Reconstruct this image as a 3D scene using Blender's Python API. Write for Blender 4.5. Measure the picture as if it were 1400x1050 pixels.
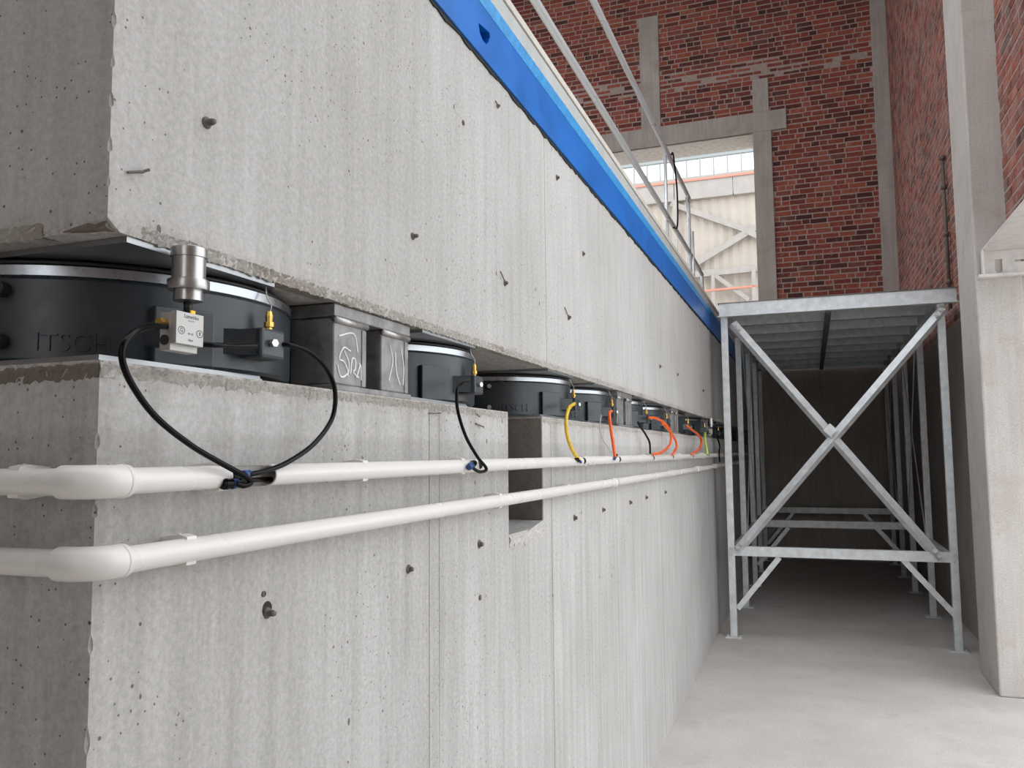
import bpy, bmesh, math, random
from mathutils import Vector, Matrix
random.seed(7)
for o in list(bpy.data.objects): bpy.data.objects.remove(o, do_unlink=True)
S = bpy.context.scene
COL = S.collection

# ------------------------------------------------------------------ camera
F, YAW, PITCH, ROLL = 1116.6, 0.34966, 0.08531, -0.00929
CAM = Vector((0.8293, 0.0, 1.6))
cd = Vector((-math.sin(YAW)*math.cos(PITCH), math.cos(YAW)*math.cos(PITCH), math.sin(PITCH)))
cr = Vector((math.cos(YAW), math.sin(YAW), 0)); cu = cr.cross(cd)
CR = cr*math.cos(ROLL)+cu*math.sin(ROLL); CU = -cr*math.sin(ROLL)+cu*math.cos(ROLL); CD = cd
cam = bpy.data.cameras.new('camera'); camo = bpy.data.objects.new('camera', cam); COL.objects.link(camo)
cam.sensor_fit = 'HORIZONTAL'; cam.sensor_width = 36.0; cam.lens = F/1400*36; cam.clip_start = 0.02; cam.clip_end = 300
M = Matrix((CR, CU, -CD)).transposed().to_4x4(); M.translation = CAM; camo.matrix_world = M
S.camera = camo
# ------------------------------------------------------------------ light and exposure
W_ = bpy.data.worlds.new('overcast_sky'); S.world = W_; W_.use_nodes = True
bgn = W_.node_tree.nodes['Background']; bgn.inputs[0].default_value = (0.93, 0.965, 1.0, 1); bgn.inputs[1].default_value = 1.0
S.view_settings.view_transform = 'Standard'; S.view_settings.look = 'None'
S.view_settings.gamma = 1.0; S.view_settings.use_curve_mapping = False
S.view_settings.exposure = 1.45

def ray(px, py): return CD + CR*((px-700)/F) + CU*((525-py)/F)
def P(px, py, ax, val):          # pixel -> point on the plane axis = val
    v = ray(px, py); t = (val-CAM[ax])/v[ax]; return CAM + v*t
def Wp(px, py, x=0.0): return P(px, py, 0, x)
def proj(p):
    v = Vector(p)-CAM; z = v.dot(CD)
    return (700+F*v.dot(CR)/z, 525-F*v.dot(CU)/z, z)

# ------------------------------------------------------------------ materials
def mat(name):
    m = bpy.data.materials.new(name); m.use_nodes = True
    nt = m.node_tree; b = nt.nodes['Principled BSDF']
    return m, nt, b
def N(nt, t, **kw):
    n = nt.nodes.new(t)
    for k, v in kw.items(): setattr(n, k, v)
    return n
def inp(n, **kw):
    for k, v in kw.items(): n.inputs[k.replace('_', ' ')].default_value = v
    return n
def coords(nt, scale=(1, 1, 1)):
    tc = N(nt, 'ShaderNodeTexCoord'); mp = N(nt, 'ShaderNodeMapping'); mp.inputs['Scale'].default_value = scale
    nt.links.new(tc.outputs['Object'], mp.inputs[0]); return mp.outputs[0]
def noise(nt, vec, scale, detail=4, rough=.55, dist=0):
    n = N(nt, 'ShaderNodeTexNoise'); n.inputs['Scale'].default_value = scale; n.inputs['Detail'].default_value = detail
    n.inputs['Roughness'].default_value = rough; n.inputs['Distortion'].default_value = dist
    nt.links.new(vec, n.inputs['Vector']); return n.outputs['Fac']
def ramp(nt, fac, pts):
    r = N(nt, 'ShaderNodeValToRGB'); e = r.color_ramp.elements
    while len(e) < len(pts): e.new(.5)
    for i, (p, c) in enumerate(pts):
        e[i].position = p; e[i].color = c if len(c) == 4 else (*c, 1)
    nt.links.new(fac, r.inputs[0]); return r.outputs['Color']
def mix(nt, fac, a, b, typ='MIX'):
    m = N(nt, 'ShaderNodeMix', data_type='RGBA', blend_type=typ)
    for s, v in ((0, fac), (6, a), (7, b)):
        if hasattr(v, 'links') or hasattr(v, 'is_linked'): nt.links.new(v, m.inputs[s])
        else: m.inputs[s].default_value = v if s == 0 else ((*v, 1) if len(v) == 3 else v)
    return m.outputs[2]
def bump(nt, b, h, strength, dist):
    bn = N(nt, 'ShaderNodeBump'); bn.inputs['Strength'].default_value = strength; bn.inputs['Distance'].default_value = dist
    nt.links.new(h, bn.inputs['Height']); nt.links.new(bn.outputs[0], b.inputs['Normal'])
def math_(nt, op, a, b=None):
    m = N(nt, 'ShaderNodeMath', operation=op)
    for i, v in enumerate((a, b)):
        if v is None: continue
        if isinstance(v, (int, float)): m.inputs[i].default_value = v
        else: nt.links.new(v, m.inputs[i])
    return m.outputs[0]

def concrete(name, c0, c1, streak=.5, holes=True, bumps=.35, rough=.85, stain=None, bands=False, grain=1.0, zrough=None):
    m, nt, b = mat(name); L = nt.links.new
    v = coords(nt); vs = coords(nt, (6, 6, .35)); 
    big = noise(nt, v, 1.6, 5, .6); fine = noise(nt, v, 95*grain, 7, .78); st = noise(nt, vs, 4, 5, .65)
    col = ramp(nt, big, [(.3, c0), (.7, c1)])
    k = ramp(nt, fine, [(.28, (.72, .715, .71)), (.70, (1.14, 1.14, 1.14))]); col = mix(nt, 1.0, col, k, 'MULTIPLY')
    k2 = ramp(nt, st, [(.3, (.76, .755, .75)), (.62, (1.07, 1.07, 1.07))]); col = mix(nt, streak, col, k2, 'MULTIPLY')
    hgt = math_(nt, 'MULTIPLY', fine, .5)
    med = noise(nt, v, 9, 6, .6)
    hgt = math_(nt, 'ADD', hgt, math_(nt, 'MULTIPLY', med, .8))
    if bands:      # two darker soft-edged bands at set heights on the face
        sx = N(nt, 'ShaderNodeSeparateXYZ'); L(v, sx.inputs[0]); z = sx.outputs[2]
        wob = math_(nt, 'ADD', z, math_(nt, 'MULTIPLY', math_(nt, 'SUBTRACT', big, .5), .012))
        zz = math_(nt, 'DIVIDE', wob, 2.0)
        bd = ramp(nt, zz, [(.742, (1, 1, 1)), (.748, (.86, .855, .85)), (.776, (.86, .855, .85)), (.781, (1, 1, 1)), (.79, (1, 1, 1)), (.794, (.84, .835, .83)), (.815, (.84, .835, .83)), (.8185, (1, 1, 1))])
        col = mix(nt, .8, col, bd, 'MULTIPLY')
    if stain is not None:
        sn = noise(nt, v, 3.1, 6, .7, .6); col = mix(nt, ramp(nt, sn, [(.52, (0, 0, 0)), (.70, (.75, .75, .75))]), col, stain)
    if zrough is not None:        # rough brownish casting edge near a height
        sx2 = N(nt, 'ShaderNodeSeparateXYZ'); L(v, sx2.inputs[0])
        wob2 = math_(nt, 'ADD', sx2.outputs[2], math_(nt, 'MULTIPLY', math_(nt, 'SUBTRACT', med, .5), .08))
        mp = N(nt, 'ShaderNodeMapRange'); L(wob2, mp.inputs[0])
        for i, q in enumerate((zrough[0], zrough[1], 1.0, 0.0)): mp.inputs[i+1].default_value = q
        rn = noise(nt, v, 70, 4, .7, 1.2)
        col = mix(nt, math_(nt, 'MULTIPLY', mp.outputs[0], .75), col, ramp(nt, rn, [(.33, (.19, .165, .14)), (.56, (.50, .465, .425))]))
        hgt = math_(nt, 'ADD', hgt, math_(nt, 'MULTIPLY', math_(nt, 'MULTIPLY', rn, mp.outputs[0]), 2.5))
    if holes:
        for sc, r0, pick, el in ((34, .09, .62, 1), (13, .055, .72, .6), (75, .13, .5, 1)):
            ve = coords(nt, (1, 1, el)); vo = N(nt, 'ShaderNodeTexVoronoi'); vo.inputs['Scale'].default_value = sc; L(ve, vo.inputs['Vector'])
            hole = math_(nt, 'LESS_THAN', vo.outputs['Distance'], r0)
            sep = N(nt, 'ShaderNodeSeparateColor'); L(vo.outputs['Color'], sep.inputs[0])
            hole = math_(nt, 'MULTIPLY', hole, math_(nt, 'GREATER_THAN', sep.outputs[0], pick))
            msk = noise(nt, v, 2.3, 2, .5); hole = math_(nt, 'MULTIPLY', hole, math_(nt, 'GREATER_THAN', msk, .47))
            col = mix(nt, math_(nt, 'MULTIPLY', hole, .8), col, (.075, .07, .065))
            hgt = math_(nt, 'SUBTRACT', hgt, math_(nt, 'MULTIPLY', hole, 1.2))
    L(col, b.inputs['Base Color']); b.inputs['Roughness'].default_value = rough; b.inputs['Specular IOR Level'].default_value = .25
    bump(nt, b, hgt, bumps, .006); return m
def plain(name, c, rough=.5, metal=0.0, var=.12, sc=30, bstr=.05, spec=.5):
    m, nt, b = mat(name); v = coords(nt); n = noise(nt, v, sc, 5, .6)
    lo = tuple(x*(1-var) for x in c); hi = tuple(min(1, x*(1+var)) for x in c)
    nt.links.new(ramp(nt, n, [(.3, lo), (.7, hi)]), b.inputs['Base Color'])
    rr = ramp(nt, n, [(.3, (rough*.85,)*3), (.7, (min(1, rough*1.15),)*3)]); nt.links.new(rr, b.inputs['Roughness'])
    b.inputs['Metallic'].default_value = metal; b.inputs['Specular IOR Level'].default_value = spec
    if bstr: bump(nt, b, n, bstr, .003)
    return m
MAT = {}
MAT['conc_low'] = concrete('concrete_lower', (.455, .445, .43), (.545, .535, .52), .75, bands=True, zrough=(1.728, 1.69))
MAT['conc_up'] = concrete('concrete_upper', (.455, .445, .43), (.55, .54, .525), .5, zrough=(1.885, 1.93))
MAT['conc_edge'] = concrete('concrete_rough_edge', (.36, .335, .30), (.48, .455, .42), .2, holes=False, bumps=1.0, stain=(.20, .16, .13), grain=1.3)
MAT['conc_edge_dark'] = concrete('concrete_dirty_edge', (.15, .125, .105), (.30, .265, .225), .3, holes=False, bumps=1.0, stain=(.08, .06, .05), grain=1.0)
MAT['conc_right'] = concrete('concrete_column', (.53, .49, .46), (.62, .59, .56), .35, stain=(.46, .39, .335), bumps=.5)
MAT['conc_dark'] = concrete('concrete_bare', (.40, .355, .325), (.48, .435, .40), .6, holes=False, stain=(.33, .285, .255), bumps=.3)
MAT['floor'] = concrete('concrete_floor', (.53, .49, .46), (.64, .605, .575), .1, holes=False, stain=(.47, .43, .40), bumps=.22, rough=.8)
MAT['plaster'] = plain('rough_plaster', (.62, .59, .55), .9, var=.18, sc=14, bstr=.4)
MAT['mortar'] = plain('wall_mortar', (.38, .30, .27), .95, var=.2, sc=25, bstr=.5, spec=.2)
MAT['ceiling'] = plain('ceiling_slab', (.30, .285, .27), .9, var=.1, sc=3)
MAT['housing'] = plain('spring_housing_paint', (.022, .029, .035), .36, var=.15, sc=45, bstr=.03)
MAT['block'] = plain('valve_block_grey', (.036, .043, .050), .36, var=.1)
MAT['alu'] = plain('brushed_aluminium', (.40, .42, .44), .30, 1.0, var=.08, sc=60, bstr=.02)
MAT['steel_plate'] = plain('bright_steel_plate', (.34, .35, .36), .38, .9, var=.12, sc=12)
MAT['silver'] = plain('machined_silver', (.44, .43, .42), .33, 1.0, var=.06, sc=50, bstr=.02)
MAT['satin'] = plain('satin_anodised', (.46, .45, .435), .5, .55, var=.05, sc=40, bstr=.02)
MAT['rubber'] = plain('black_rubber', (.012, .012, .013), .42, var=.2)
MAT['hose_black'] = plain('black_hose', (.004, .004, .0045), .2, var=.1, bstr=0, spec=.12)
MAT['hose_yellow'] = plain('yellow_hose', (.72, .47, .02), .3, var=.08, bstr=0)
MAT['hose_orange'] = plain('orange_hose', (.85, .12, .015), .3, var=.08, bstr=0)
MAT['hose_lime'] = plain('lime_hose', (.46, .56, .10), .3, var=.08, bstr=0)
MAT['hose_clear'] = plain('clear_grey_hose', (.42, .42, .41), .3, var=.08, bstr=0)
MAT['brass'] = plain('brass', (.62, .40, .10), .3, .9, var=.15)
MAT['yellow'] = plain('yellow_cap', (.85, .52, .02), .4, .3, var=.1)
MAT['bluering'] = plain('blue_collet', (.008, .06, .22), .35, var=.1)
MAT['pvc'] = plain('white_pvc', (.76, .735, .70), .26, var=.012, sc=2, bstr=.0)
MAT['blue'] = plain('blue_paint', (.001, .135, .50), .36, var=.14, sc=6, bstr=.03)
MAT['lit_blue'] = plain('lit_flange_blue', (.04, .30, .66), .4, var=.2, sc=40)  # lighter blue puts the light on the top flange into its colour
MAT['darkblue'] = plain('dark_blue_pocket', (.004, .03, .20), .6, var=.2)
MAT['matt_black'] = plain('plain_matt_black', (.012, .011, .010), .8, var=.3)
MAT['beige'] = plain('beige_mortar', (.62, .53, .45), .9, var=.25, sc=60, bstr=.5)
MAT['greyedge'] = plain('grey_green_edge', (.42, .44, .43), .6, var=.1, sc=10)
MAT['tape'] = plain('brown_tape', (.27, .20, .12), .5, var=.2)
MAT['screed'] = plain('pale_screed', (.55, .52, .47), .8, var=.12, sc=25)
MAT['galv'] = plain('galvanised_steel', (.68, .70, .71), .40, .25, var=.16, sc=16, bstr=.03)
MAT['galv_rail'] = plain('galvanised_rail', (.64, .67, .69), .3, .35, var=.03, sc=3, bstr=.0)
MAT['zinc'] = plain('bolt_zinc', (.60, .60, .58), .35, .9, var=.15)
MAT['rust'] = plain('rusty_iron', (.17, .145, .125), .7, .5, var=.4, sc=80, bstr=.3)
MAT['support'] = plain('mill_steel_support', (.25, .245, .24), .45, .35, var=.35, sc=28, bstr=.12)
MAT['weld'] = plain('weld_bead', (.42, .41, .40), .4, .85, var=.25, sc=60, bstr=.3)
MAT['shade_dark_steel'] = plain('shade_dark_plate', (.16, .155, .15), .6, .2, var=.2, sc=12)  # underdeck shade put into the deck sheet's colour; centre stringer shares it
MAT['chalk'] = plain('white_chalk', (.86, .85, .84), .95, var=.1, bstr=0)
MAT['ink'] = plain('black_ink', (.02, .02, .02), .7, bstr=0)
MAT['whitepaint'] = plain('white_painted_steel', (.70, .67, .645), .45, var=.12, sc=18, bstr=.05)
MAT['cladding'] = plain('cream_cladding', (.47, .42, .365), .6, var=.05, sc=2, bstr=0)
MAT['farsteel'] = plain('pale_painted_steel', (.37, .345, .32), .5, var=.08, sc=4, bstr=0)
MAT['redrail'] = plain('red_oxide_rail', (.60, .25, .18), .5, var=.1)
MAT['mullion'] = plain('grey_mullion', (.32, .35, .35), .5, var=.08)
def glass_mat():
    m, nt, b = mat('window_glass'); b.inputs['Base Color'].default_value = (.95, .98, 1, 1); b.inputs['Roughness'].default_value = .02
    b.inputs['Transmission Weight'].default_value = 1.0; b.inputs['IOR'].default_value = 1.01; return m
MAT['glass'] = glass_mat()
BR = [(.0, (.075, .036, .032)), (.2, (.165, .050, .040)), (.45, (.245, .068, .050)), (.65, (.31, .086, .060)), (.85, (.36, .115, .076)), (1.0, (.11, .055, .050))]
def brick_mat(name, island, lo=.57, hi=.74, dust=.7):
    m, nt, b = mat(name); v = coords(nt)
    if island: r = N(nt, 'ShaderNodeNewGeometry').outputs['Random Per Island']
    else: r = N(nt, 'ShaderNodeObjectInfo').outputs['Random']
    geo = N(nt, 'ShaderNodeNewGeometry')
    col = ramp(nt, r, BR)
    n = N(nt, 'ShaderNodeTexNoise'); n.inputs['Scale'].default_value = 22; n.inputs['Detail'].default_value = 6; n.inputs['Roughness'].default_value = .7
    nt.links.new(geo.outputs['Position'], n.inputs['Vector'])
    col = mix(nt, .9, col, ramp(nt, n.outputs['Fac'], [(.3, (.6, .58, .58)), (.7, (1.25, 1.2, 1.2))]), 'MULTIPLY')
    n2 = N(nt, 'ShaderNodeTexNoise'); n2.inputs['Scale'].default_value = 6; n2.inputs['Detail'].default_value = 7; n2.inputs['Roughness'].default_value = .75
    nt.links.new(geo.outputs['Position'], n2.inputs['Vector'])
    col = mix(nt, ramp(nt, n2.outputs['Fac'], [(lo, (0, 0, 0)), (hi, (dust, dust, dust))]), col, (.44, .34, .30))
    nt.links.new(col, b.inputs['Base Color']); b.inputs['Roughness'].default_value = .92; b.inputs['Specular IOR Level'].default_value = .2
    bump(nt, b, n.outputs['Fac'], .5, .004); return m
MAT['brick'] = brick_mat('red_brick', False); MAT['brick_isl'] = brick_mat('red_brick_field', True); MAT['brick_dusty'] = brick_mat('dusty_red_brick', False, .40, .68, .6); MAT['brick_dusty_isl'] = brick_mat('dusty_red_brick_field', True, .40, .68, .6)

# ------------------------------------------------------------------ mesh helpers
def obj(name, bm, m, parent=None, smooth=False, world=False):
    me = bpy.data.meshes.new(name); bm.normal_update(); bm.to_mesh(me); bm.free()
    if smooth: 
        for p in me.polygons: p.use_smooth = True
    me.materials.append(MAT[m] if isinstance(m, str) else m)
    o = bpy.data.objects.new(name, me); COL.objects.link(o)
    if parent is not None:
        o.parent = parent
        if world: o.location = -parent_world(parent)
    return o
def parent_world(p):
    v = Vector((0, 0, 0))
    while p is not None: v = v + p.location; p = p.parent
    return v
def thing(name, label, cat, loc=(0, 0, 0), group=None):
    o = bpy.data.objects.new(name, None); COL.objects.link(o); o.location = loc; o.empty_display_size = .1
    o['label'] = label; o['category'] = cat
    if group: o['group'] = group
    return o
def tag(o, label, cat, group=None):
    o['label'] = label; o['category'] = cat
    if group: o['group'] = group
    return o
def struct(o): o['kind'] = 'structure'; return o
def NB(): return bmesh.new()
def box(bm, x0, x1, y0, y1, z0, z1, bev=0):
    r = bmesh.ops.create_cube(bm, size=1.0)
    vs = r['verts']
    for v in vs: v.co = Vector(((x0+x1)/2+v.co.x*(x1-x0), (y0+y1)/2+v.co.y*(y1-y0), (z0+z1)/2+v.co.z*(z1-z0)))
    if bev:
        es = list({e for v in vs for e in v.link_edges})
        bmesh.ops.bevel(bm, geom=es, offset=bev, segments=2, affect='EDGES', profile=.5)
    return bm
def frame_axes(d, up=(0, 0, 1)):
    d = Vector(d).normalized(); u = Vector(up)
    if abs(d.dot(u)) > .98: u = Vector((1, 0, 0))
    s = d.cross(u).normalized(); u = s.cross(d).normalized(); return d, s, u
def extrude_profile(bm, p0, p1, prof, side=None, closed=True):
    """prof: list of (a,b) along side/up axes; side: explicit side vector"""
    p0 = Vector(p0); p1 = Vector(p1); d = (p1-p0).normalized()
    if side is None: d, s, u = frame_axes(p1-p0)
    else:
        s = Vector(side); s = (s-d*s.dot(d)).normalized(); u = s.cross(d).normalized()
    A = [bm.verts.new(p0+s*a+u*b) for a, b in prof]; B = [bm.verts.new(p1+s*a+u*b) for a, b in prof]
    n = len(prof)
    for i in range(n): bm.faces.new((A[i], A[(i+1) % n], B[(i+1) % n], B[i]))
    bm.faces.new(A[::-1]); bm.faces.new(B)
    return bm
def cyl(bm, p0, p1, r, seg=16, r2=None):
    r2 = r if r2 is None else r2; p0 = Vector(p0); p1 = Vector(p1); d, s, u = frame_axes(p1-p0)
    A = []; B = []
    for i in range(seg):
        a = 2*math.pi*i/seg; q = s*math.cos(a)+u*math.sin(a); A.append(bm.verts.new(p0+q*r)); B.append(bm.verts.new(p1+q*r2))
    for i in range(seg): bm.faces.new((A[i], A[(i+1) % seg], B[(i+1) % seg], B[i]))
    bm.faces.new(A[::-1]); bm.faces.new(B); return bm
def lathe(bm, prof, seg=64, c=(0, 0, 0), cap=True):
    c = Vector(c); rings = []
    for r, z in prof: rings.append([bm.verts.new(c+Vector((r*math.cos(2*math.pi*i/seg), r*math.sin(2*math.pi*i/seg), z))) for i in range(seg)])
    for a, b in zip(rings, rings[1:]):
        for i in range(seg): bm.faces.new((a[i], a[(i+1) % seg], b[(i+1) % seg], b[i]))
    if cap: bm.faces.new(rings[0][::-1]); bm.faces.new(rings[-1])
    return bm
def catmull(pts, n=8):
    pts = [Vector(p) for p in pts]; q = [2*pts[0]-pts[1]]+pts+[2*pts[-1]-pts[-2]]; out = []
    for i in range(1, len(q)-2):
        for k in range(n):
            t = k/n; a, b, c, d = q[i-1:i+3]
            out.append(.5*((2*b)+(c-a)*t+(2*a-5*b+4*c-d)*t*t+(3*b-a-3*c+d)*t**3))
    out.append(pts[-1]); return out
def tube(bm, path, r, seg=10):
    prev = None; rings = []; s = None
    for i, p in enumerate(path):
        d = (path[min(i+1, len(path)-1)]-path[max(i-1, 0)])
        if d.length < 1e-9: continue
        d.normalize()
        if s is None: _, s, u = frame_axes(d)
        else: s = (s-d*s.dot(d)).normalized()
        u = s.cross(d).normalized()
        rings.append([bm.verts.new(p+(s*math.cos(2*math.pi*k/seg)+u*math.sin(2*math.pi*k/seg))*r) for k in range(seg)])
    for a, b in zip(rings, rings[1:]):
        for k in range(seg): bm.faces.new((a[k], a[(k+1) % seg], b[(k+1) % seg], b[k]))
    bm.faces.new(rings[0][::-1]); bm.faces.new(rings[-1]); return bm
def prism_yz(bm, pts, x0, x1):
    A = [bm.verts.new((x0, y, z)) for y, z in pts]; B = [bm.verts.new((x1, y, z)) for y, z in pts]; n = len(pts)
    for i in range(n): bm.faces.new((A[i], A[(i+1) % n], B[(i+1) % n], B[i]))
    bm.faces.new(A[::-1]); bm.faces.new(B); return bm
def fixn(bm): bmesh.ops.recalc_face_normals(bm, faces=bm.faces); return bm
def boolean(o, cutters):
    for bm in cutters:
        fixn(bm); me = bpy.data.meshes.new('cut'); bm.to_mesh(me); bm.free()
        c = bpy.data.objects.new('cut', me); COL.objects.link(c)
        md = o.modifiers.new('b', 'BOOLEAN'); md.operation = 'DIFFERENCE'; md.solver = 'EXACT'; md.object = c
        dg = bpy.context.evaluated_depsgraph_get(); dg.update()
        new = bpy.data.meshes.new_from_object(o.evaluated_get(dg)); o.modifiers.clear(); old = o.data; o.data = new
        bpy.data.meshes.remove(old); bpy.data.objects.remove(c, do_unlink=True); bpy.data.meshes.remove(me)
def smooth_by_angle(o, deg=35):
    me = o.data
    for p in me.polygons: p.use_smooth = True
    me.set_sharp_from_angle(angle=math.radians(deg))
def text_bm(s, size, depth=0.0):
    cu_ = bpy.data.curves.new('t', 'FONT'); cu_.body = s; cu_.size = size; cu_.extrude = depth; cu_.align_x = 'CENTER'; cu_.align_y = 'CENTER'; cu_.resolution_u = 3
    o = bpy.data.objects.new('t', cu_); COL.objects.link(o); dg = bpy.context.evaluated_depsgraph_get(); dg.update()
    me = bpy.data.meshes.new_from_object(o.evaluated_get(dg)); bm = NB(); bm.from_mesh(me)
    bpy.data.objects.remove(o, do_unlink=True); bpy.data.curves.remove(cu_); bpy.data.meshes.remove(me); return bm
def rough_strip(y0, y1, z0, z1, x, amp, step, rows, seed, droop=0.0, back=.03):
    """irregular strip of broken concrete along Y on a face at X = x"""
    rnd = random.Random(seed); bm = NB(); n = int((y1-y0)/step); cols = []
    for i in range(n+1):
        y = y0+(y1-y0)*i/n; c = []
        for j in range(rows+1):
            t = j/rows; z = z0+(z1-z0)*t
            e = 0 if j == 0 or j == rows else 1
            zz = z+(rnd.uniform(-1, 1)*(z1-z0)/rows*.35 if e else 0)
            if j == 0: zz -= droop*rnd.random()**2
            if j == rows: zz += 0
            xx = x+(rnd.random()*amp if e else (-.004 if j else rnd.random()*amp*.5))
            c.append(bm.verts.new((xx, y+rnd.uniform(-.3, .3)*step, zz)))
        c.insert(0, bm.verts.new((x-back, y, z0))); cols.append(c)
    for a, b in zip(cols, cols[1:]):
        for j in range(len(a)-1): bm.faces.new((a[j], b[j], b[j+1], a[j+1]))
    return bm

# ------------------------------------------------------------------ dimensions
ZL, ZU = 1.722, 1.89            # ledge of the lower block, underside of the floating block
Y0, YB = 0.775, 13.0           # near corner of the block, brick end wall
XR = 2.12                      # right wall plane
ZB = 2.705                     # underside of blue edge beam

# ------------------------------------------------------------------ the setting
bm = NB(); box(bm, -30, 30, -20, 45, -.3, 0); struct(obj('floor', bm, 'floor'))
bm = NB(); box(bm, -8, 2.6, -8, -1.0, 10.4, 10.7); box(bm, -8, 2.6, 6.0, YB+.6, 10.4, 10.7); struct(obj('ceiling', bm, 'ceiling'))  # unseen roof, its gap shaped to let sky light in
bm = NB(); box(bm, -8.3, -8, -8, YB+.6, 0, 5.0); box(bm, -8.3, -8, -8, YB+.6, 9.8, 10.4); box(bm, -8.3, -8, -8, 1.0, 5.0, 9.8); box(bm, -8.3, -8, 10.5, YB+.6, 5.0, 9.8); struct(obj('wall_left', bm, 'conc_dark'))  # unseen wall, high opening added to light the right wall and column
bm = NB(); box(bm, -8, .5, -8.3, -8, 0, 10.4); box(bm, .5, 2.6, -8.3, -8, 9.0, 10.4); struct(obj('wall_front', bm, 'conc_dark'))  # unseen wall, opening sized for the light reaching column and walkway

def brick_field(parent, place, regions, span_u, span_z, skip, keep=300, rnd=None, pitch=.08, rough_band=None, m='brick'):
    """lay courses; place(u,z,h,w,proud) -> box corners. biggest in view become parts, the rest one stuff part"""
    items = []; z = span_z[0]; row = 0
    while z+pitch <= span_z[1]:
        u = span_u[0]-(.12 if row % 2 else 0)-rnd.uniform(0, .05)
        while u < span_u[1]:
            w = .222 if rnd.random() < .62 else .106
            w *= rnd.uniform(.94, 1.05); a, b = max(u, span_u[0]), min(u+w, span_u[1])
            u += w+rnd.uniform(.012, .019)
            if b-a < .035: continue
            for (r0, r1, q0, q1) in skip:      # trim against concrete members
                if z+pitch > q0+.01 and z < q1-.01:
                    if a >= r0 and b <= r1: a = b = 0; break
                    if a < r0 < b and b-r0 < r1-r0: b = min(b, r0)
                    elif a < r1 < b: a = r1
            if b-a < .03: continue
            pr = rnd.uniform(.0015, .0045); zz = z+rnd.uniform(-.003, .003); h = pitch-.016+rnd.uniform(-.004, .003)
            if rough_band and rough_band[0] < z < rough_band[1]:
                if rnd.random() < .14: continue
                h *= rnd.uniform(.55, 1); pr *= rnd.uniform(.5, 2.2); 
            items.append((a, b, zz, zz+h, pr))
        z += pitch; row += 1
    def area(it):
        c = [place(uu, zz_, it[4]) for uu in it[:2] for zz_ in it[2:4]]; pp = [proj(q) for q in c]
        if min(q[2] for q in pp) < .1: return 0
        xs = [q[0] for q in pp]; ys = [q[1] for q in pp]
        if max(xs) < 0 or min(xs) > 1400 or max(ys) < 0 or min(ys) > 1050: return 0
        if not regions((sum(xs)/4, sum(ys)/4)): return 0
        (x1, y1), (x2, y2), (x3, y3), (x4, y4) = [q[:2] for q in pp]
        return .5*abs((x4-x1)*(y3-y2)-(x3-x2)*(y4-y1))
    items.sort(key=area, reverse=True)
    def quad_box(bm, it, off=Vector((0, 0, 0))):
        a, b, z0, z1, pr = it; ch = .0012
        back = [bm.verts.new(place(u_, z_, -.02)-off) for u_, z_ in ((a, z0), (b, z0), (b, z1), (a, z1))]
        mid = [bm.verts.new(place(u_, z_, pr-ch)-off) for u_, z_ in ((a, z0), (b, z0), (b, z1), (a, z1))]
        fr = [bm.verts.new(place(u_, z_, pr)-off) for u_, z_ in ((a+ch, z0+ch), (b-ch, z0+ch), (b-ch, z1-ch), (a+ch, z1-ch))]
        for A, B in ((back, mid), (mid, fr)):
            for i in range(4): bm.faces.new((A[i], A[(i+1) % 4], B[(i+1) % 4], B[i]))
        bm.faces.new(fr)
    for it in items[:keep]:
        c = place((it[0]+it[1])/2, (it[2]+it[3])/2, 0); bm = NB(); quad_box(bm, it, c); fixn(bm)
        o = obj('brick', bm, m, parent); o.location = c
    bm = NB()
    for it in items[keep:]: quad_box(bm, it)
    fixn(bm); o = obj('brick_field', bm, m+'_isl', parent); o['kind'] = 'stuff'

# back wall: mortar core with an opening, bricks, concrete members
OX0, OX1, OZ0, OZ1 = -3.2, .15, 3.25, 6.58
bm = NB()
for x0, x1, z0, z1 in ((-8, OX0, 2.95, 10.4), (OX0, OX1, OZ1, 10.4), (OX1, XR+.4, 2.95, 10.4), (OX0, OX1, 2.95, OZ0)): box(bm, x0, x1, YB, YB+.6, z0, z1)
wb = struct(obj('wall_back', bm, 'mortar'))
bm = NB(); box(bm, -8, XR+.4, YB-.03, YB+.6, 0, 2.95); obj('concrete_base', bm, 'conc_dark', wb)
members = [('lintel', -3.7, .66, 6.58, 6.90, .03), ('pilaster', OX1, .43, 2.95, 6.58, .03), ('pilaster', -1.60, -1.28, 6.90, 8.80, .02), ('pilaster', .17, .41, 6.90, 7.44, .02), ('corner_column', 1.91, XR, 2.95, 10.4, .10)]
for nme, x0, x1, z0, z1, pr in members:
    bm = NB(); box(bm, x0, x1, YB-pr, YB+.02 if nme != 'lintel' else YB+.1, z0, z1, .008); obj(nme, bm, 'conc_dark', wb)
bm = NB(); box(bm, OX0-.1, OX1, YB+.02, YB+.62, OZ1-.012, OZ1+.02); obj('soffit', bm, 'plaster', wb)
rb = random.Random(3)
brick_field(wb, lambda u, z, p: Vector((u, YB-p, z)), lambda q: q[1] < 402 and not (q[0] < 985 and q[1] > 1.18*(q[0]-690)),
            (-5.5, 1.91), (2.97, 10.3), [(m_[1], m_[2], m_[3], m_[4]) for m_ in members]+[(OX0, OX1, OZ0, OZ1)], rnd=rb, rough_band=(7.40, 7.75))

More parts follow.
